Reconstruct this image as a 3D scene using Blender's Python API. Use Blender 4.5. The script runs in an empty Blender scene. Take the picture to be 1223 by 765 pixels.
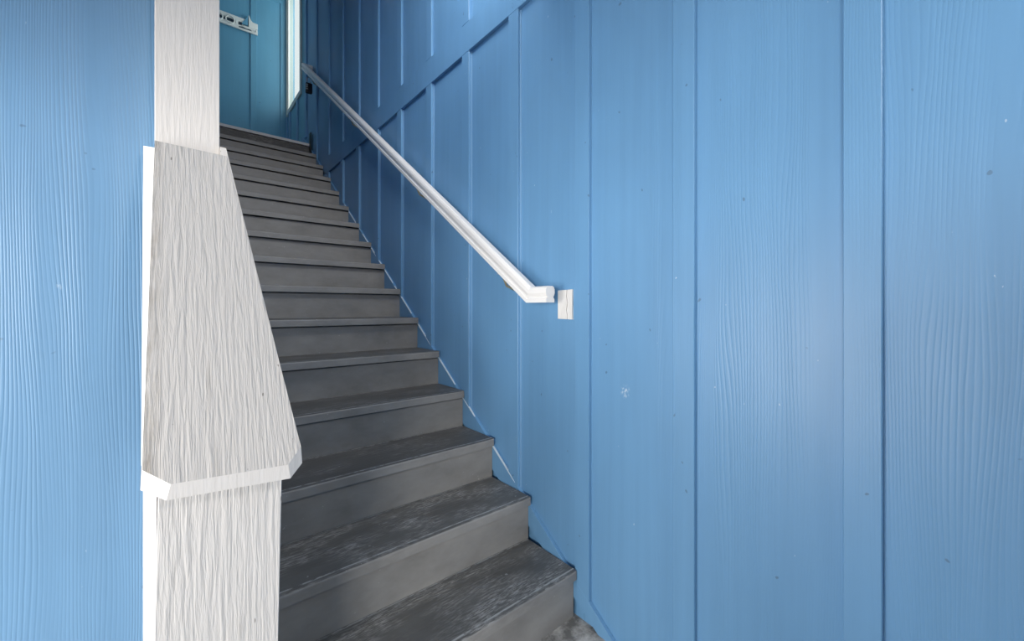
import bpy, bmesh, math, random
from mathutils import Vector, noise as mnoise
random.seed(7)
C = bpy.context.scene.collection
# ------------------------------------------------------------------ camera
F, TH, VH = 491.19, 0.6929, 367.16
EYE = 1.19
sc = bpy.context.scene
cam_d = bpy.data.cameras.new('camera'); cam = bpy.data.objects.new('camera', cam_d); C.objects.link(cam)
cam_d.sensor_width = 36; cam_d.lens = F/1223*36; cam_d.shift_y = -(382.5-VH)/1223
cam_d.clip_start = .02
cam.location = (0, 0, EYE); cam.rotation_euler = (math.pi/2, 0, -TH)
sc.camera = cam
# ------------------------------------------------------------------ light
w = bpy.data.worlds.new('sky'); sc.world = w; w.use_nodes = True
bg = w.node_tree.nodes['Background']; bg.inputs[0].default_value = (.97, .98, 1, 1); bg.inputs[1].default_value = 1.0
sc.view_settings.view_transform = 'Standard'; sc.view_settings.look = 'None'
sc.view_settings.gamma = 1; sc.view_settings.exposure = 0.0
sc.cycles.max_bounces = 8; sc.cycles.diffuse_bounces = 5
sc.cycles.use_denoising = True

def area(name, loc, target, sx, sy, power, col=(1, 1, 1)):
    d = bpy.data.lights.new(name, 'AREA'); d.shape = 'RECTANGLE'; d.size = sx; d.size_y = sy
    d.energy = power; d.color = col
    o = bpy.data.objects.new(name, d); C.objects.link(o); o.location = loc
    o.rotation_euler = (Vector(target)-Vector(loc)).to_track_quat('-Z', 'Y').to_euler()
    return o
area('porch_daylight', (-1.75, .90, .92), (1.2, .70, 1.1), .9, 1.0, 44, (1, .975, .95))
area('yard_daylight', (-3.6, -2.55, 1.3), (.9, 1.4, 1.1), 2.5, 1.1, 280, (1, .97, .93))
area('stair_fill_light', (.85, -1.7, 2.62), (.75, 2.4, .7), .5, .5, 28, (1, .90, .80))  # added fill light, softens the shade on risers and treads
area('landing_window_daylight', (1.62, 5.75, 4.65), (0, 5.75, 4.4), .8, 1.6, 12, (.96, .98, 1))
area('stairwell_fill_light', (.52, 1.25, 3.45), (.85, 2.3, .8), .8, .8, 27, (1, .97, .94))  # added fill light for the dark middle of the stairwell

# ------------------------------------------------------------------ materials
class N:
    def __init__(s, name):
        s.m = bpy.data.materials.new(name); s.m.use_nodes = True
        s.t = s.m.node_tree; s.b = s.t.nodes['Principled BSDF']; s.n = s.t.nodes; s.l = s.t.links
        s.co = s.n.new('ShaderNodeTexCoord').outputs['Object']
        x = s.n.new('ShaderNodeSeparateXYZ'); s.l.new(s.co, x.inputs[0]); s.x, s.y, s.z = x.outputs
    def put(s, sock, v):
        if hasattr(v, 'links') or isinstance(v, bpy.types.NodeSocket): s.l.new(v, sock)
        else: sock.default_value = v
    def math(s, op, a, b=0., c=0.):
        n = s.n.new('ShaderNodeMath'); n.operation = op
        s.put(n.inputs[0], a); s.put(n.inputs[1], b); s.put(n.inputs[2], c); return n.outputs[0]
    def vec(s, x, y, z):
        n = s.n.new('ShaderNodeCombineXYZ'); s.put(n.inputs[0], x); s.put(n.inputs[1], y); s.put(n.inputs[2], z); return n.outputs[0]
    def scale(s, sx, sy, sz, off=0.):
        return s.vec(s.math('MULTIPLY_ADD', s.x, sx, off), s.math('MULTIPLY_ADD', s.y, sy, off), s.math('MULTIPLY_ADD', s.z, sz, off))
    def noise(s, v, sc_=1., det=3., rough=.5, dist=0.):
        n = s.n.new('ShaderNodeTexNoise'); s.l.new(v, n.inputs['Vector'])
        n.inputs['Scale'].default_value = sc_; n.inputs['Detail'].default_value = det
        n.inputs['Roughness'].default_value = rough; n.inputs['Distortion'].default_value = dist
        return n.outputs['Fac']
    def ramp(s, v, a, b, lo=0., hi=1.):
        n = s.n.new('ShaderNodeMapRange'); s.put(n.inputs[0], v)
        for i, q in enumerate((a, b, lo, hi)): n.inputs[i+1].default_value = q
        return n.outputs[0]
    def mix(s, f, a, b):
        n = s.n.new('ShaderNodeMix'); n.data_type = 'RGBA'
        s.put(n.inputs[0], f)
        for i, q in ((6, a), (7, b)):
            if isinstance(q, tuple): n.inputs[i].default_value = (*q, 1)
            else: s.l.new(q, n.inputs[i])
        return n.outputs[2]
    def bump(s, h, strength, dist):
        n = s.n.new('ShaderNodeBump'); n.inputs['Strength'].default_value = strength; n.inputs['Distance'].default_value = dist
        s.l.new(h, n.inputs['Height']); s.l.new(n.outputs[0], s.b.inputs['Normal'])
    def col(s, c): 
        if isinstance(c, tuple): s.b.inputs['Base Color'].default_value = (*c, 1)
        else: s.l.new(c, s.b.inputs['Base Color'])
    def rough(s, r, spec=.5):
        s.put(s.b.inputs['Roughness'], r); s.b.inputs['Specular IOR Level'].default_value = spec

def plain(name, c, r=.5, metal=0.):
    k = N(name); k.col(c); k.rough(r); k.b.inputs['Metallic'].default_value = metal
    n = k.noise(k.scale(30, 30, 30)); k.bump(n, .05, .002); return k.m

def cedar(k, across, freq, wob, zf):
    """embossed cedar grain: lines running along z, wandering sideways"""
    wv = k.vec(k.math('MULTIPLY', across, 5.5), 0., k.math('MULTIPLY', k.z, zf))
    slow = k.noise(wv, 1., 2., .5)
    fine = k.noise(k.vec(k.math('MULTIPLY', across, 26.), 3., k.math('MULTIPLY', k.z, 5.)), 1., 2.)
    ph = k.math('MULTIPLY_ADD', slow, wob, k.math('MULTIPLY', across, freq))
    ph = k.math('MULTIPLY_ADD', fine, 4.0, ph)
    s = k.math('SINE', ph)   # sharp valleys, flat ridges
    amp = k.ramp(k.noise(k.vec(k.math('MULTIPLY', across, 11.), 9., k.math('MULTIPLY', k.z, .5)), 1., 2.), .38, .6, .12, 1.)
    return k.math('MULTIPLY', k.math('SUBTRACT', 1., k.math('POWER', k.math('MULTIPLY_ADD', s, .5, .5), 2.6)), amp)

def blue_paint(name, base=(.140, .315, .525), strength=.24, wear=.5, freq=850.):
    k = N(name)
    across = k.math('ADD', k.x, k.y)
    g = cedar(k, across, freq, 110., .6)
    blot = k.noise(k.scale(2.2, 2.2, 1.1), 1., 3.)
    streak = k.noise(k.scale(38, 38, 1.2), 1., 3.)
    c = k.mix(k.ramp(blot, .35, .65), tuple(a*.93 for a in base), tuple(min(1, a*1.06) for a in base))
    c = k.mix(k.math('MULTIPLY', k.ramp(streak, .3, .75), .22), c, tuple(min(1, a*1.22+.015) for a in base))
    spots = k.ramp(k.noise(k.scale(60, 60, 34), 1., 2., .6), .775, .79)
    c = k.mix(k.math('MULTIPLY', spots, wear), c, (.62, .70, .78))
    if name == 'blue_siding_paint':   # pale scuffs rubbed into the wall at hand height
        dv = k.vec(0., k.math('SUBTRACT', k.y, .845), k.math('MULTIPLY', k.math('SUBTRACT', k.z, .90), .8))
        ln = k.n.new('ShaderNodeVectorMath'); ln.operation = 'LENGTH'; k.l.new(dv, ln.inputs[0])
        sc_m = k.math('MULTIPLY', k.ramp(ln.outputs['Value'], .022, .004), k.ramp(k.noise(k.scale(0, 120, 90), 1., 3., .6), .48, .58))
        c = k.mix(k.math('MULTIPLY', sc_m, .7), c, (.66, .74, .82))
    dark = k.ramp(k.noise(k.scale(33, 33, 30, 7.), 1., 1.), .78, .80)
    c = k.mix(k.math('MULTIPLY', dark, .6), c, (.07, .13, .2))
    k.col(c); k.rough(k.ramp(blot, .3, .7, .46, .36), .5)
    k.bump(g, strength, .0016); return k.m

def white_wood(name, base, freq, strength, dirt, wrinkle=1., slope=.25):
    k = N(name)
    across = k.math('ADD', k.x, k.math('MULTIPLY', k.y, slope))
    n1 = k.noise(k.vec(k.math('MULTIPLY', across, freq), 0., k.math('MULTIPLY', k.z, freq*.085)), 1., 4., .55, .35*wrinkle)
    n2 = k.noise(k.vec(k.math('MULTIPLY', across, freq*2.7), 5., k.math('MULTIPLY', k.z, freq*.2)), 1., 2., .5, .3*wrinkle)
    h = k.math('MULTIPLY_ADD', n2, .35, k.ramp(n1, .3, .7))
    st = k.ramp(k.noise(k.vec(k.math('MULTIPLY', across, 30.), 1., k.math('MULTIPLY', k.z, 4.)), 1., 4., .6), .60, .78)
    c = k.mix(k.math('MULTIPLY', st, dirt), base, tuple(b*f for b, f in zip(base, (.52, .47, .40))))
    c = k.mix(k.math('MULTIPLY', k.ramp(n1, .5, .25), .22*strength), c, tuple(b*.66 for b in base))
    fl = k.ramp(k.noise(k.scale(85, 85, 24, 3.), 1., 1.), .79, .81)
    c = k.mix(k.math('MULTIPLY', fl, .8), c, (.10, .08, .06))
    if slope == 0.:    # hand-worn grime down the left edge of the skirt board
        ed = k.math('MULTIPLY', k.ramp(k.x, -.112, -.088, 1., 0.), k.ramp(k.noise(k.scale(60, 0, 16), 1., 4., .65), .35, .7))
        c = k.mix(k.math('MULTIPLY', ed, .75), c, tuple(b*f for b, f in zip(base, (.50, .44, .36))))
    k.col(c); k.rough(.55, .4); k.bump(h, strength, .0028); return k.m

BLUE = blue_paint('blue_siding_paint')
BLUE_B = blue_paint('blue_batten_paint', strength=.15, wear=.7)
BLUE_L = blue_paint('blue_cedar_board_paint', base=(.122, .25, .405), strength=.30, wear=.2, freq=1020.)
BLUE_F = blue_paint('blue_landing_paint', base=(.12, .34, .50), strength=.2, wear=.4)
POST = white_wood('white_post_paint', (.68, .645, .61), 120., .22, .10, .6)
FLARE = white_wood('weathered_white_paint', (.51, .49, .47), 125., .6, .38, 1.2, 0.)
BOX = white_wood('rough_sawn_white_paint', (.58, .565, .55), 95., .6, .30, .8)
EDGE = white_wood('bright_white_edge_paint', (.80, .78, .75), 90., .15, .04)  # white for edges; daylight on the column's left faces is painted in
LIP = white_wood('sawn_lip_paint', (.62, .60, .58), 90., .15, .05)
RAIL = plain('white_rail_paint', (.84, .82, .79), .3)
FRAME = plain('window_frame_paint', (.50, .58, .56), .4)
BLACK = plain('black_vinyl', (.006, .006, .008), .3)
STEEL = plain('dull_steel', (.45, .47, .48), .35, .9)
BRASS = plain('aged_brass', (.50, .42, .27), .4, .7)
CAULK = plain('pale_caulk', (.62, .72, .80), .6)
SEAL = plain('rubbed_blue_edge', (.215, .40, .60), .5)
SIGNW = plain('sign_white', (.74, .78, .76), .5)
SIGND = plain('sign_dark', (.03, .06, .09), .5)

OV_DUST = .022-.2603+1.0459-1.0459
def stair_paint(name, base, dust, dustcol, boards):
    k = N(name)
    gr = k.noise(k.scale(3.2, 90, 40), 1., 4., .6, .9)
    rings = k.math('SINE', k.math('MULTIPLY_ADD', k.noise(k.scale(2.2, 9, 3), 1., 2.), 60., k.math('MULTIPLY', k.y, 420.)))
    blot = k.noise(k.scale(5, 9, 9), 1., 4., .62)
    c = k.mix(k.ramp(blot, .3, .7), tuple(b*.82 for b in base), tuple(b*1.18 for b in base))
    patch = k.ramp(k.noise(k.scale(4.2, 11, 8, 4.), 1., 3., .6), .42, .66)
    fine = k.ramp(k.noise(k.scale(26, 160, 90), 1., 3., .7), .44, .66)
    m = k.math('MULTIPLY', k.math('MULTIPLY', patch, fine), dust)
    c = k.mix(m, c, dustcol)
    sp = k.ramp(k.noise(k.scale(48, 60, 52, 2.), 1., 2.), .735, .76)
    c = k.mix(k.math('MULTIPLY', sp, .55), c, (.42, .42, .41))
    if boards:   # grit swept into the back corner of every tread
        fr = k.math('FRACT', k.math('DIVIDE', k.math('SUBTRACT', k.y, OV_DUST), .2603))
        near = k.ramp(fr, .968, .984)
        c = k.mix(k.math('MULTIPLY', near, k.math('MULTIPLY', k.ramp(k.noise(k.scale(30, 60, 9), 1., 3., .7), .36, .52), .9)), c, (.42, .42, .41))
    k.col(c); k.rough(k.ramp(blot, .3, .7, .42, .58), .45)
    h = k.math('ADD', gr, k.math('MULTIPLY', rings, .12 if boards else .02))
    k.bump(h, .5 if boards else .1, .0016); return k.m
TREAD = stair_paint('dark_grey_tread_paint', (.092, .089, .084), .7, (.27, .265, .255), True)
TREAD_LOW = stair_paint('dusty_grey_tread_paint', (.115, .112, .105), 1.15, (.38, .37, .355), True)
RISER = stair_paint('grey_riser_paint', (.25, .244, .233), .2, (.30, .30, .29), False)
NOSE = stair_paint('grey_nosing_paint', (.26, .254, .243), .35, (.36, .35, .34), False)
k = N('stained_concrete')
n_ = k.noise(k.scale(14, 14, 14), 1., 5., .65)
k.col(k.mix(k.ramp(n_, .38, .62), (.16, .155, .145), (.55, .53, .50))); k.rough(.8); k.bump(n_, .4, .003); CONC = k.m
k = N('white_ceiling_paint'); k.col((.7, .7, .69)); k.rough(.7); CEIL = k.m
k = N('window_glass'); tr = k.n.new('ShaderNodeBsdfTransparent'); tr.inputs[0].default_value = (.93, .97, .96, 1)
gl = k.n.new('ShaderNodeBsdfGlossy'); gl.inputs['Roughness'].default_value = .02
mx = k.n.new('ShaderNodeMixShader'); mx.inputs[0].default_value = .06
k.l.new(tr.outputs[0], mx.inputs[1]); k.l.new(gl.outputs[0], mx.inputs[2]); k.l.new(mx.outputs[0], k.n['Material Output'].inputs[0]); GLASS = k.m

# ------------------------------------------------------------------ helpers
def link(name, me, mat, parent=None, kind=None):
    o = bpy.data.objects.new(name, me); C.objects.link(o)
    if mat:
        for m_ in (mat if isinstance(mat, list) else [mat]): me.materials.append(m_)
    if parent: o.parent = parent
    if kind: o['kind'] = kind
    return o
def tag(o, label=None, cat=None, group=None):
    if label: o['label'] = label
    if cat: o['category'] = cat
    if group: o['group'] = group
    return o
def empty(name, loc=(0, 0, 0)):
    o = bpy.data.objects.new(name, None); C.objects.link(o); o.location = loc; o.empty_display_size = .1; return o
def raw(name, verts, faces, mat, parent=None, bev=0., seg=2, kind=None, off=(0, 0, 0)):
    me = bpy.data.meshes.new(name); bm = bmesh.new()
    vs = [bm.verts.new(Vector(v)) for v in verts]
    for f in faces: bm.faces.new([vs[i] for i in f])
    bmesh.ops.recalc_face_normals(bm, faces=bm.faces)
    if bev: bmesh.ops.bevel(bm, geom=list(bm.edges), offset=bev, segments=seg, affect='EDGES', profile=.5)
    bm.to_mesh(me); bm.free()
    if parent is not None and parent.location.length: me.transform(__import__('mathutils').Matrix.Translation(-parent.location))
    o = link(name, me, mat, parent, kind)
    return o
def box(name, x0, x1, y0, y1, z0, z1, mat, parent=None, bev=0., seg=1, kind=None):
    v = [(x, y, z) for x in (x0, x1) for y in (y0, y1) for z in (z0, z1)]
    f = [(0, 1, 3, 2), (4, 6, 7, 5), (0, 4, 5, 1), (2, 3, 7, 6), (0, 2, 6, 4), (1, 5, 7, 3)]
    return raw(name, v, f, mat, parent, bev, seg, kind)
def prism_x(name, poly, x0, x1, mat, parent=None, bev=0., seg=1, kind=None):
    """poly in (y,z), extruded along x"""
    n = len(poly); v = [(x0, y, z) for y, z in poly]+[(x1, y, z) for y, z in poly]
    f = [tuple(range(n)), tuple(range(n, 2*n))]+[(i, (i+1) % n, n+(i+1) % n, n+i) for i in range(n)]
    return raw(name, v, f, mat, parent, bev, seg, kind)
def prism_y(name, poly, y0, y1, mat, parent=None, bev=0., seg=1, kind=None):
    n = len(poly); v = [(x, y0, z) for x, z in poly]+[(x, y1, z) for x, z in poly]
    f = [tuple(range(n)), tuple(range(n, 2*n))]+[(i, (i+1) % n, n+(i+1) % n, n+i) for i in range(n)]
    return raw(name, v, f, mat, parent, bev, seg, kind)
def tube(name, pts, r, mat, parent=None, seg=10, closed=False, flat=None):
    bm = bmesh.new(); rings = []; n = len(pts); P = [Vector(p) for p in pts]
    for i, p in enumerate(P):
        a = P[i-1] if (i or closed) else p; b = P[(i+1) % n] if (i < n-1 or closed) else p
        t = (b-a).normalized(); u = t.orthogonal() if i == 0 else (u-t*u.dot(t)); u.normalize(); q = t.cross(u)
        rr = r[i] if isinstance(r, (list, tuple)) else r
        rings.append([bm.verts.new(p+(u*math.cos(2*math.pi*j/seg)+q*math.sin(2*math.pi*j/seg))*rr) for j in range(seg)])
    for i in range(n if closed else n-1):
        A, B = rings[i], rings[(i+1) % n]
        for j in range(seg): bm.faces.new((A[j], A[(j+1) % seg], B[(j+1) % seg], B[j]))
    if not closed: bm.faces.new(rings[0][::-1]); bm.faces.new(rings[-1])
    for f in bm.faces: f.smooth = True
    bmesh.ops.recalc_face_normals(bm, faces=bm.faces)
    me = bpy.data.meshes.new(name); bm.to_mesh(me); bm.free()
    if parent is not None and parent.location.length: me.transform(__import__('mathutils').Matrix.Translation(-parent.location))
    return link(name, me, mat, parent)
def sweep(name, prof, path, mat, parent=None):
    """mitred sweep of a profile (side, up) along a path; the side axis stays horizontal"""
    P = [Vector(p) for p in path]; n = len(P); bm = bmesh.new(); rings = []
    D = [(P[i+1]-P[i]).normalized() for i in range(n-1)]
    def frame(d):
        s = d.cross(Vector((0, 0, 1))).normalized(); return s, s.cross(d).normalized()
    prev = None
    for i in range(n):
        if i == 0:
            d = D[0]; s, u = frame(d); ring = [P[0]+s*a+u*b for a, b in prof]
        else:
            d = D[i-1]; nrm = d if i == n-1 else (D[i-1]+D[i]).normalized()
            ring = []
            for q in prev:
                t = (P[i]-q).dot(nrm)/d.dot(nrm); ring.append(q+d*t)
        prev = ring; rings.append([bm.verts.new(q) for q in ring])
    m = len(prof)
    for A, B in zip(rings, rings[1:]):
        for j in range(m): bm.faces.new((A[j], A[(j+1) % m], B[(j+1) % m], B[j]))
    bm.faces.new(rings[0][::-1]); bm.faces.new(rings[-1])
    bmesh.ops.recalc_face_normals(bm, faces=bm.faces)
    me = bpy.data.meshes.new(name); bm.to_mesh(me); bm.free()
    return link(name, me, mat, parent)

# ------------------------------------------------------------------ structure
XW = 1.2115                      # face of the siding panels on the right wall
BT = .016                        # batten thickness
RUN, RISE, Y1 = .2603, .1878, 1.0459
Z1 = EYE-1.0009                  # top of the first tread
RISE = .1878
NSTEP = 15
ZL = Z1+RISE*NSTEP               # landing
YL = Y1+RUN*NSTEP
YB = 6.21                        # back wall
TOP = 5.75
def skirt_z(y): return 1.081+.7215*(y-2.361)

floor = box('floor', -2.4, XW+.0, -2.6, YB, -.1, .0, CONC, kind='structure')
ceiling = box('ceiling', -2.4, 1.25, -2.6, 1.3, 2.75, 2.85, CEIL, kind='structure')
ceiling2 = box('ceiling', -1.2, 1.35, 1.2, YB+.15, TOP, TOP+.1, CEIL, kind='structure')

wall_right = box('wall_right', XW+.02, XW+.06, -2.6, 5.39, -.1, TOP, BLUE, kind='structure')
wr2 = [('z', -.1, 3.77), ('z', 5.45, TOP)]
for _, a, b in wr2: box('wall_sheathing', XW+.02, XW+.06, 5.39, YB+.1, a, b, BLUE, wall_right)
R_EDGES = [-1.04, -.635, -.23, .175, .594, .994, 1.399, 1.792, 2.194, 2.611, 3.011, 3.42, 3.835, 4.26, 4.70, 5.14, 5.56, 5.98]
BW = .068
BZ0, BZ1 = 2.530, 2.686          # belt board
bounds = [-2.6]+[e+BW/2 for e in R_EDGES]+[YB]
for a, b in zip(bounds, bounds[1:]):
    lo = max(0, skirt_z(a)-.25) if a > .9 else 0
    if lo < 2.55: box('siding_panel', XW, XW+.02, a+.0006, b-.0006, lo, 2.60, BLUE, wall_right)
    if a > 5.1:
        box('siding_panel', XW, XW+.02, max(a, 5.17)+.0006, b-.0006, 2.6, 3.77, BLUE_F, wall_right)
        box('siding_panel', XW, XW+.02, a+.0006, b-.0006, 5.45, TOP, BLUE_F, wall_right)
        if a < 5.39: box('siding_panel', XW, XW+.02, a+.0006, 5.39, 3.7705, 5.4495, BLUE_F, wall_right)
    else:
        box('siding_panel', XW, XW+.02, a+.0006, b-.0006, 2.601, TOP, BLUE, wall_right)
for e in R_EDGES:
    lo = skirt_z(e) if e > .9 else .0
    if e > 5.2:
        box('batten', XW-BT, XW, e, e+BW, 3.19, 3.745, BLUE_B, wall_right, .0015)
        continue
    if lo < BZ0-.05: box('batten', XW-BT, XW, e, e+BW, lo, BZ0, BLUE_B, wall_right, .0015)
    box('batten', XW-BT, XW, e, e+BW, max(BZ1, lo if e < 4.9 else 3.15), TOP, BLUE_B, wall_right, .0015)
box('belt_board', XW-BT-.0003, XW, -2.6, 4.45, BZ0, BZ1, BLUE_B, wall_right, .0015)
prism_x('skirt_board', [(.862, 0), (.95, 0), (5.4, 2.85), (5.4, 3.19), (5.284, 3.19)], XW-BT-.0003, XW, BLUE_B, wall_right, .001)
box('corner_board', XW-BT, XW, YB-.06, YB, 3.0, 3.74, BLUE_B, wall_right, .001)
box('dark_gap_strip', XW-BT-.012, XW-BT-.0004, 4.90, 4.965, 2.88, 3.12, BLACK, wall_right, .002)  # black strip painted in for the dark gap beside the landing
box('baseboard', XW-BT, XW, 5.40, YB, 3.0, 3.19, BLUE_F, wall_right, .001)
# pale caulk squeezed out along the top of the skirt board, broken where it has flaked
def caulk_run(y0, y1):
    v = []; f = []; n = max(3, int((y1-y0)/.02))
    for i in range(n+1):
        y = y0+(y1-y0)*i/n; z = skirt_z(y); wd = .0022+.0022*abs(mnoise.noise(Vector((y*30, 0, 0))))
        if i in (0, n): wd *= .2
        for dz in (-wd, wd*1.3):
            v.append((XW-BT-.0012, y, z+dz)); v.append((XW-BT+.006, y, z+dz))
    for i in range(n):
        a = 4*i; b = a+4
        f += [(a, a+2, b+2, b), (a+1, b+1, b+3, a+3), (a+2, a+3, b+3, b+2), (a, b, b+1, a+1)]
    f += [(0, 1, 3, 2), (4*n, 4*n+2, 4*n+3, 4*n+1)]
    raw('caulk_bead', v, f, CAULK, wall_right)
for y0, y1 in ((1.42, 1.62), (1.74, 1.9), (1.93, 2.16), (2.2, 2.42), (2.46, 2.72), (2.75, 3.0), (3.05, 3.34), (3.4, 3.8)): caulk_run(y0, y1)

for e in R_EDGES:
    if 1.3 < e < 4.2:
        z0 = skirt_z(e-.02)+.004
        prism_y('edge_bead', [(XW-.0035, z0), (XW-.0035, BZ0-.004), (XW+.001, BZ0-.004), (XW+.001, z0)], e-.0075, e-.0004, SEAL, wall_right)
# left wall of the porch: one cedar-grained board face between the opening and the column
wall_left = box('wall_left', -1.15, .085, 1.36, 1.42, -.1, TOP, BLUE_L, kind='structure')
for a, b in ((-1.15, -.56), (-.559, .075)):
    box('siding_panel', a, b, 1.344, 1.36, 0, 2.75, BLUE_L, wall_left)
box('batten', -.595, -.525, 1.328, 1.344, 0, 2.75, BLUE_L, wall_left, .0015)
# stairwell side wall behind the column
wall_stair = box('wall_stairwell', .05, .10, 1.42, 4.95, -.1, TOP, BLUE, kind='structure')
for i in range(8):
    y = 1.62+.41*i
    box('batten', .10, .116, y, y+BW, skirt_z(y)+.05, TOP, BLUE_B, wall_stair, .0015)
wall_back = box('wall_back', -1.3, 1.3, YB, YB+.1, -.1, TOP, BLUE_F, kind='structure')
for x in (-.44, -.03, .38, .79):
    box('batten', x, x+BW, YB-BT, YB, 3.1, 5.25, BLUE_F, wall_back, .0015)
xb = [-1.2, -.40, .004, .414, .824, 1.21]
for a, b in zip(xb, xb[1:]): box('siding_panel', a+.0006, b-.0006, YB-.004, YB, 3.0, TOP, BLUE_F, wall_back)
box('corner_board', 1.13, XW-.0006, YB-BT, YB, 3.0, 5.25, BLUE_F, wall_back, .0015)
box('head_board', -1.2, XW, YB-BT, YB, 5.25, 5.4, BLUE_F, wall_back, .0015)
box('baseboard', -1.2, 1.19, YB-BT-.001, YB, 3.0, 3.14, BLUE_F, wall_back, .0015)
landing = box('floor_landing', -1.2, 1.19, YL+.02, YB, ZL-.16, ZL-.004, TREAD, kind='structure')
wall_front = box('wall_front', -2.4, 1.25, -2.7, -2.6, -.1, 2.75, BLUE_L, kind='structure')
lower_shade_blocker = prism_x('lower_shade_blocker', [(-2.6, -.1), (-.26, -.1), (-.26, .82), (-.34, .98), (-.60, 1.34), (-.78, 1.42), (-2.6, 1.42)], -.60, -.55, BLUE_L, kind='structure')  # unseen half wall, shaped to cast soft shade low on the right wall
box('upper_shade_blocker', -1.15, -1.05, -2.6, 1.3, 1.66, 2.75, BLUE_L, kind='structure')  # unseen board added to cut the light high on the walls
header = box('wall_header', -1.2, .1, 1.2, 1.28, 2.85, TOP, BLUE, kind='structure')
box('wall_sheathing', .1, XW, 1.2, 1.28, 4.0, TOP, BLUE, header); box('wall_sheathing', .1, XW, 1.2, 1.28, 2.85, 2.98, BLUE, header)  # opening between these is left for the added stairwell fill
wl = box('wall_landing', -1.3, -1.2, 4.9, YB+.1, 2.85, 3.7, BLUE_F, kind='structure')
wl2 = box('wall_hall', -1.2, .05, 4.9, 4.95, 2.85, TOP, BLUE_F, kind='structure')

# ------------------------------------------------------------------ landing window
win = empty('window_1', (XW, 5.8, 3.745)); win['kind'] = 'structure'
wy0, wy1, wz0, wz1 = 5.385, 6.19, 3.745, 5.46
fx0, fx1 = XW-.018, XW+.064
fw = .062
box('window_frame', fx0, fx1, wy0, wy1, wz0, wz0+fw, FRAME, win, .003)
box('window_frame', fx0, fx1, wy0, wy1, wz1-fw, wz1, FRAME, win, .003)
box('window_frame', fx0, fx1, wy0, wy0+fw, wz0+fw, wz1-fw, FRAME, win, .003)
box('window_frame', fx0, fx1, wy1-.035, wy1, wz0+fw, wz1-fw, FRAME, win, .003)
sw = .03
box('sash', XW-.004, XW+.012, wy0+fw, wy1-.035, wz0+fw, wz0+fw+sw, RAIL, win, .002)
box('sash', XW-.004, XW+.012, wy0+fw, wy1-.035, wz1-fw-sw, wz1-fw, RAIL, win, .002)
box('sash', XW-.004, XW+.012, wy0+fw, wy0+fw+sw, wz0+fw+sw, wz1-fw-sw, RAIL, win, .002)
box('sash', XW-.004, XW+.012, wy1-.055, wy1-.035, wz0+fw+sw, wz1-fw-sw, RAIL, win, .002)
box('pane', XW+.002, XW+.006, wy0+fw+sw-.004, wy1-.051, wz0+fw+sw-.004, wz1-fw-sw+.004, GLASS, win)

# ------------------------------------------------------------------ staircase
st = empty('staircase', (.65, Y1, 0))
tag(st, 'dark grey painted closed-riser wooden staircase rising beside the blue wall', 'staircase')
XS0, XS1 = .125, 1.1912
TT, OV = .036, .022
for kx in range(NSTEP):
    y = Y1+RUN*kx; z = Z1+RISE*kx
    low = kx < 2
    v = [(XS0, y, z), (XS1, y, z), (XS1, y+RUN+OV, z), (XS0, y+RUN+OV, z)]
    # tread board: nosing face takes the nosing paint, top takes the tread paint
    me = bpy.data.meshes.new('tread'); bm = bmesh.new()
    nx = 24
    # slightly worn, uneven front edge
    prof = [(0, -TT), (0, -.006), (.0018, -.0018), (.006, 0), (RUN+OV+.012, 0), (RUN+OV+.012, -TT)]
    rows = []
    for i in range(nx+1):
        x = XS0+(XS1-XS0)*i/nx
        j = .0012*mnoise.noise(Vector((x*9, kx*3.3, 0)))
        e = .004 if i == nx else 0
        rows.append([bm.verts.new((x, y+p[0]+(j if q < 4 else 0)+(e if q < 3 else 0), z+p[1]+(j*.5 if q in (1, 2, 3) else 0))) for q, p in enumerate(prof)])
    for A, B in zip(rows, rows[1:]):
        for q in range(6):
            f = bm.faces.new((A[q], A[(q+1) % 6], B[(q+1) % 6], B[q])); f.material_index = 1 if q in (0, 1, 5) else 0
    bm.faces.new(rows[0]); bm.faces.new(rows[-1])
    bmesh.ops.recalc_face_normals(bm, faces=bm.faces)
    bm.to_mesh(me); bm.free()
    me.transform(__import__('mathutils').Matrix.Translation(-st.location))
    t = link('tread', me, [TREAD_LOW if low else TREAD, NOSE], st)
    if kx == 0: t['label'] = 'lowest tread, paint worn pale and dusty'
for kx in range(NSTEP+1):
    y = Y1+RUN*kx+OV; z1 = (Z1+RISE*kx)-TT; z0 = z1-RISE+TT+.0005 if kx else 0
    z1 -= .007      # shadow gap under the nosing
    if kx == NSTEP: z1 = ZL-.02
    box('riser', XS0, XS1+.0035, y, y+.018, z0, z1, RISER, st, .0008)
for kx in range(NSTEP):
    y = Y1+RUN*kx+OV+.0185; z1 = Z1+RISE*kx-TT
    box('gap_backing', XS0, XS1, y, y+.02, z1-.03, z1-.0003, RISER, st)  # strip added behind each riser so no light shows through the gap
nz = box('landing_nosing', XS0, XS1, YL-.002, YL+.14, ZL-.026, ZL+.003, EDGE, st, .002, 2); nz['label'] = 'white strip edging the landing'
prism_x('stringer', [(Y1+.05, .0), (Y1+.3, .0), (YL+.06, ZL-.30), (YL+.06, ZL-.08), (YL-.03, ZL-.22), (Y1+.05, Z1-.06)], XS0-.022, XS0-.0005, RISER, st, .001)

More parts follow.
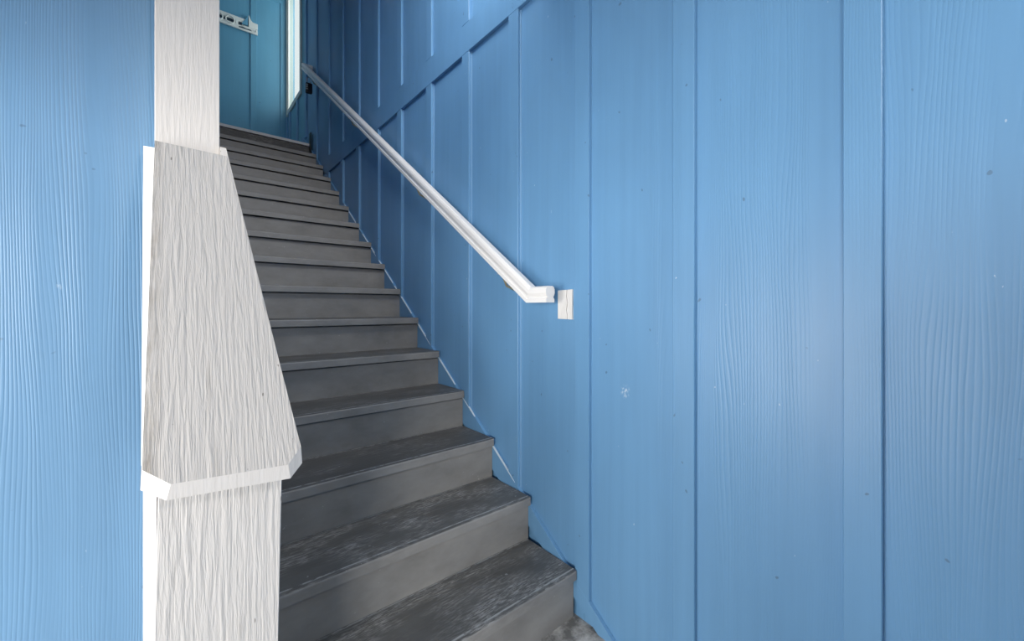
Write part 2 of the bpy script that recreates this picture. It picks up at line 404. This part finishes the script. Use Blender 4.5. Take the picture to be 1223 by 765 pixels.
# ------------------------------------------------------------------ column
def ray(u, v):
    t = (u-611.5)/F; c, s = math.cos(TH), math.sin(TH)
    return Vector((s+t*c, c-t*s, (VH-v)/F))       # per unit of forward distance
def at_y(u, v, y): d = ray(u, v); d = d*(y/d.y); return Vector((d.x, d.y, EYE+d.z))
col = empty('porch_column', (.08, 1.2, 0))
tag(col, 'weathered white wooden column with a flared skirt over a wider rough-sawn base', 'column')
PY = 1.30
xl, xr = at_y(184.6, 0, PY).x, at_y(262.3, 0, PY).x
box('upper_post', xl, xr, PY, PY+.045, 1.45, 2.75, POST, col, .0012, 1)
ut = 1.578; ub = .863; sl = (ut-ub)/.31
def on_flare(u, v):
    d = ray(u, v)   # EYE + k dz = ub + (k dy - .97) sl
    kk = (ub-.97*sl-EYE)/(d.z-d.y*sl); return Vector((d.x*kk, d.y*kk, EYE+d.z*kk))
TL, TR = on_flare(184.8, 167.5), on_flare(271.0, 186.5)
R_, FR_, FL_, L_ = on_flare(359.5, 533), on_flare(344.3, 554.5), on_flare(204, 578), on_flare(169.6, 561)
Rb, FRb, FLb, Lb = [at_y(u, v, p.y-.001) for (u, v), p in zip(((361, 552.5), (346.8, 571), (198.5, 597.3), (167.6, 585)), (R_, FR_, FL_, L_))]
bk = Vector((0, .020, -.0))
V = [TL, TR, R_, FR_, FL_, L_, Rb, FRb, FLb, Lb, TL+bk, TR+bk, Rb+Vector((0, .03, 0)), Lb+Vector((.0, .03, 0))]
Fc = [(0, 5, 4, 3, 2, 1), (5, 9, 8, 4), (4, 8, 7, 3), (3, 7, 6, 2), (0, 1, 11, 10), (0, 10, 13, 9, 5), (1, 2, 6, 12, 11), (9, 13, 12, 6, 7, 8), (10, 11, 12, 13)]
fl = raw('flare_board', V, Fc, [FLARE, LIP, EDGE], col)
for p in fl.data.polygons:
    if p.index in (1, 2, 3): p.material_index = 2 if p.index == 1 else 1  # left lip face takes the paler paint, its daylight put into the colour
fl['label'] = 'broad sloping skirt board, greyed and grain-raised'
# left return of the skirt, catching the daylight
def left_ret(u, v, u2, v2):
    a = on_flare(u, v); x, y = a.x+.0008, a.y+.002
    return a
tA = on_flare(185.6, 176); tB = at_y(171.2, 174, 1.305); bA = on_flare(170.8, 553); bB = at_y(168.6, 556, bA.y+.012)
off = Vector((.012, .012, 0))
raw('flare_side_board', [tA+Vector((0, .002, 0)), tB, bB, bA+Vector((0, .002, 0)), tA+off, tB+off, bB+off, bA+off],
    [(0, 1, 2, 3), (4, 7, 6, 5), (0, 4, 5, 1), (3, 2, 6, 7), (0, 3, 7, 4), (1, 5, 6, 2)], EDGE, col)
# right return: its end stands just above the skirt beside the post
rA = on_flare(270, 176.6); rB = at_y(262.4, 175, rA.y+.012)
q0 = on_flare(270.8, 190); q1 = on_flare(258, 190)
bR = on_flare(358.5, 531)
o2 = Vector((0, .022, 0)); e_ = Vector((0, .001, 0))
g0, g1 = on_flare(262.9, 175), on_flare(262.9, 530)
raw('flare_side_board', [rA+e_, g0+e_, g1+e_, bR+e_, rA+o2, g0+o2, g1+o2, bR+o2],
    [(0, 1, 2, 3), (4, 7, 6, 5), (0, 4, 5, 1), (3, 2, 6, 7), (0, 3, 7, 4), (1, 5, 6, 2)], POST, col)
# lower box, leaning very slightly
def sh(z): return -(.83-z)*.020
LY = 1.02
x0, x1 = at_y(188.6, 600, LY).x, at_y(336.9, 575, LY).x
V = []
for yy in (LY, LY+.02):
    for x, z in ((x0, .97), (x1, .97), (x1, 0), (x0, 0)): V.append((x+sh(z), yy, z))
bf = raw('base_front_board', V, [(0, 1, 2, 3), (4, 7, 6, 5), (0, 4, 5, 1), (3, 2, 6, 7), (0, 3, 7, 4), (1, 5, 6, 2)], BOX, col, .0012, 1)
pr = at_y(186.6, 600, 1.035); pl = at_y(170.9, 600, pr.y+.030)
V = [(pr.x, pr.y, .9), (pl.x, pl.y, .9), (pl.x+.012, pl.y+.014, .9), (pr.x+.004, pr.y+.014, .9)]
V += [(a, b, 0) for a, b, _ in V]
raw('base_side_board', V, [(0, 1, 2, 3), (4, 7, 6, 5), (0, 4, 5, 1), (1, 5, 6, 2), (2, 6, 7, 3), (3, 7, 4, 0)], EDGE, col)
box('base_side_board', x1-.024, x1-.006, LY+.021, 1.30, 0, .9, BOX, col, .001)
box('light_block_core', -.008, .155, 1.06, 1.340, 0, .84, BOX, col, .001)  # unseen filler added to stop light passing through the column
box('light_block_core', .0, .085, 1.25, 1.298, .86, 1.44, BOX, col, .001)

# ------------------------------------------------------------------ handrail
hr = empty('handrail', (0, 0, 0))
tag(hr, 'white moulded wooden handrail climbing the blue wall, with its end turned level', 'handrail')
pw, ph = .048, .062
prof = [(-.012, .031), (.012, .031), (.019, .027), (.0235, .018), (.024, .004), (.021, -.005), (.017, -.010), (.018, -.016), (.0225, -.019), (.0225, -.033),
        (-.0225, -.033), (-.0225, -.019), (-.018, -.016), (-.017, -.010), (-.021, -.005), (-.024, .004), (-.0235, .018), (-.019, .027)]
XR = 1.128
p0 = Vector((XR, 1.127, 1.243)); p1 = Vector((XR, 1.232, 1.243)); p2 = Vector((XR, 4.93, 3.835))
sweep('rail', prof, [p0, p1, p2, Vector((XW-.002, p2.y+.002, p2.z+.004))], RAIL, hr)
SL = (p2.z-p1.z)/(p2.y-p1.y)
for y in (1.42, 2.25, 3.42, 4.62):
    z = p1.z+SL*(y-p1.y)-.036
    b = tube('bracket', [(XW-.003, y, z-.066), (XW-.02, y, z-.068), (XR+.02, y, z-.052), (XR+.004, y, z-.018), (XR, y, z+.0)], .0055, BRASS, hr)
    r = tube('bracket_plate', [(XW-.0005, y, z-.066), (XW-.006, y, z-.066), (XW-.010, y, z-.066)], [.020, .020, .012], BRASS, b, 18)
    box('saddle', XR-.012, XR+.012, y-.03, y+.03, z-.001, z+.003, STEEL, b).rotation_euler = (0, 0, 0)

# key lock box on the topmost bracket
lb = empty('lock_box', (1.125, 4.72, 3.45))
tag(lb, 'small black key lock box hanging under the top of the white handrail', 'lock box')
lx, ly, lz = 1.125, 4.72, 3.455
box('body', lx-.032, lx+.032, ly-.02, ly+.02, lz, lz+.105, BLACK, lb, .009, 3)
tube('shackle', [(lx-.018, ly, lz+.09), (lx-.018, ly, lz+.155)]+[(lx-.018*math.cos(a), ly, lz+.155+.018*math.sin(a)) for a in [i*math.pi/8 for i in range(1, 8)]]+[(lx+.018, ly, lz+.155), (lx+.018, ly, lz+.09)], .004, STEEL, lb, 8)
for i, zz in enumerate((.035, .057, .079)):
    tube('dial', [(lx-.0325, ly-.014, lz+zz), (lx-.012, ly-.0225, lz+zz)], .008, STEEL, lb, 12)

# bare wood patch beside the rail end
pt = empty('wood_patch', (XW, 1.12, 1.144))
tag(pt, 'small unpainted white rectangular wood block on the blue wall beside the handrail end', 'wood block')
split = [(1.110, 1.2605), (1.113, 1.235), (1.107, 1.21), (1.113, 1.18), (1.108, 1.160), (1.110, 1.1445)]
WB = white_wood('split_bare_wood', (.74, .72, .69), 120., .8, .5)
prism_x('block', [(1.0835, 1.1435), (1.0835, 1.2615)]+[(y-.0009, z) for y, z in split], XW-.007, XW-.0002, WB, pt)
prism_x('block', [(y+.0009, z) for y, z in split]+[(1.1585, 1.1455), (1.1585, 1.2590)], XW-.009, XW-.0002, WB, pt)

# ------------------------------------------------------------------ boat sign on the back wall
sg = empty('nautical_sign', (.53, YB-.03, 4.70))
tag(sg, 'white cut-out sign with rope rings and a small sailboat on the landing wall', 'sign')
sy0, sy1 = YB-.034, YB-.0165
sx0, sx1 = .10, .865
zb, zt = 4.70, 4.845
box('rail', sx0, sx1, sy0, sy1, zb, zb+.052, SIGNW, sg, .002)
box('rail', sx0, .725, sy0, sy1, zt-.052, zt, SIGNW, sg, .002)
box('backing', sx0+.01, .70, sy1-.004, sy1, zb+.05, zt-.05, SIGND, sg)
for x in (.25, .45, .57):
    tube('rope_ring', [(x+.045*math.cos(a), sy0-.004, zb+.072+.045*math.sin(a)) for a in [i*math.pi/10 for i in range(20)]], .007, SIGNW, sg, 8, closed=True)
for x in (.18, .345, .64):
    box('post', x-.014, x+.014, sy0-.001, sy1, zb+.03, zt-.03, SIGNW, sg, .003)
prism_y('sail', [(.765, zb+.06), (.765, zb+.215), (.79, zb+.16), (.81, zb+.138), (.865, zb+.138), (.865, zb+.07), (.80, zb+.06)], sy0-.006, sy1, SIGNW, sg, .002)
prism_y('sail', [(.755, zb+.075), (.755, zb+.19), (.69, zb+.075)], sy0-.006, sy1, BLUE_F, sg, .002)
prism_y('wave', [(.66, zb+.030), (.70, zb+.040), (.74, zb+.030), (.78, zb+.040), (.80, zb+.024), (.66, zb+.018)], sy0-.003, sy0, SIGND, sg)
prism_y('hull', [(.69, zb+.062), (.74, zb+.035), (.84, zb+.035), (.865, zb+.062)], sy0-.004, sy1, SIGNW, sg, .002)
tube('hook', [(.84, sy0, zb+.03), (.84, sy0-.02, zb+.028), (.84, sy0-.028, zb+.045)], .004, STEEL, sg, 8)
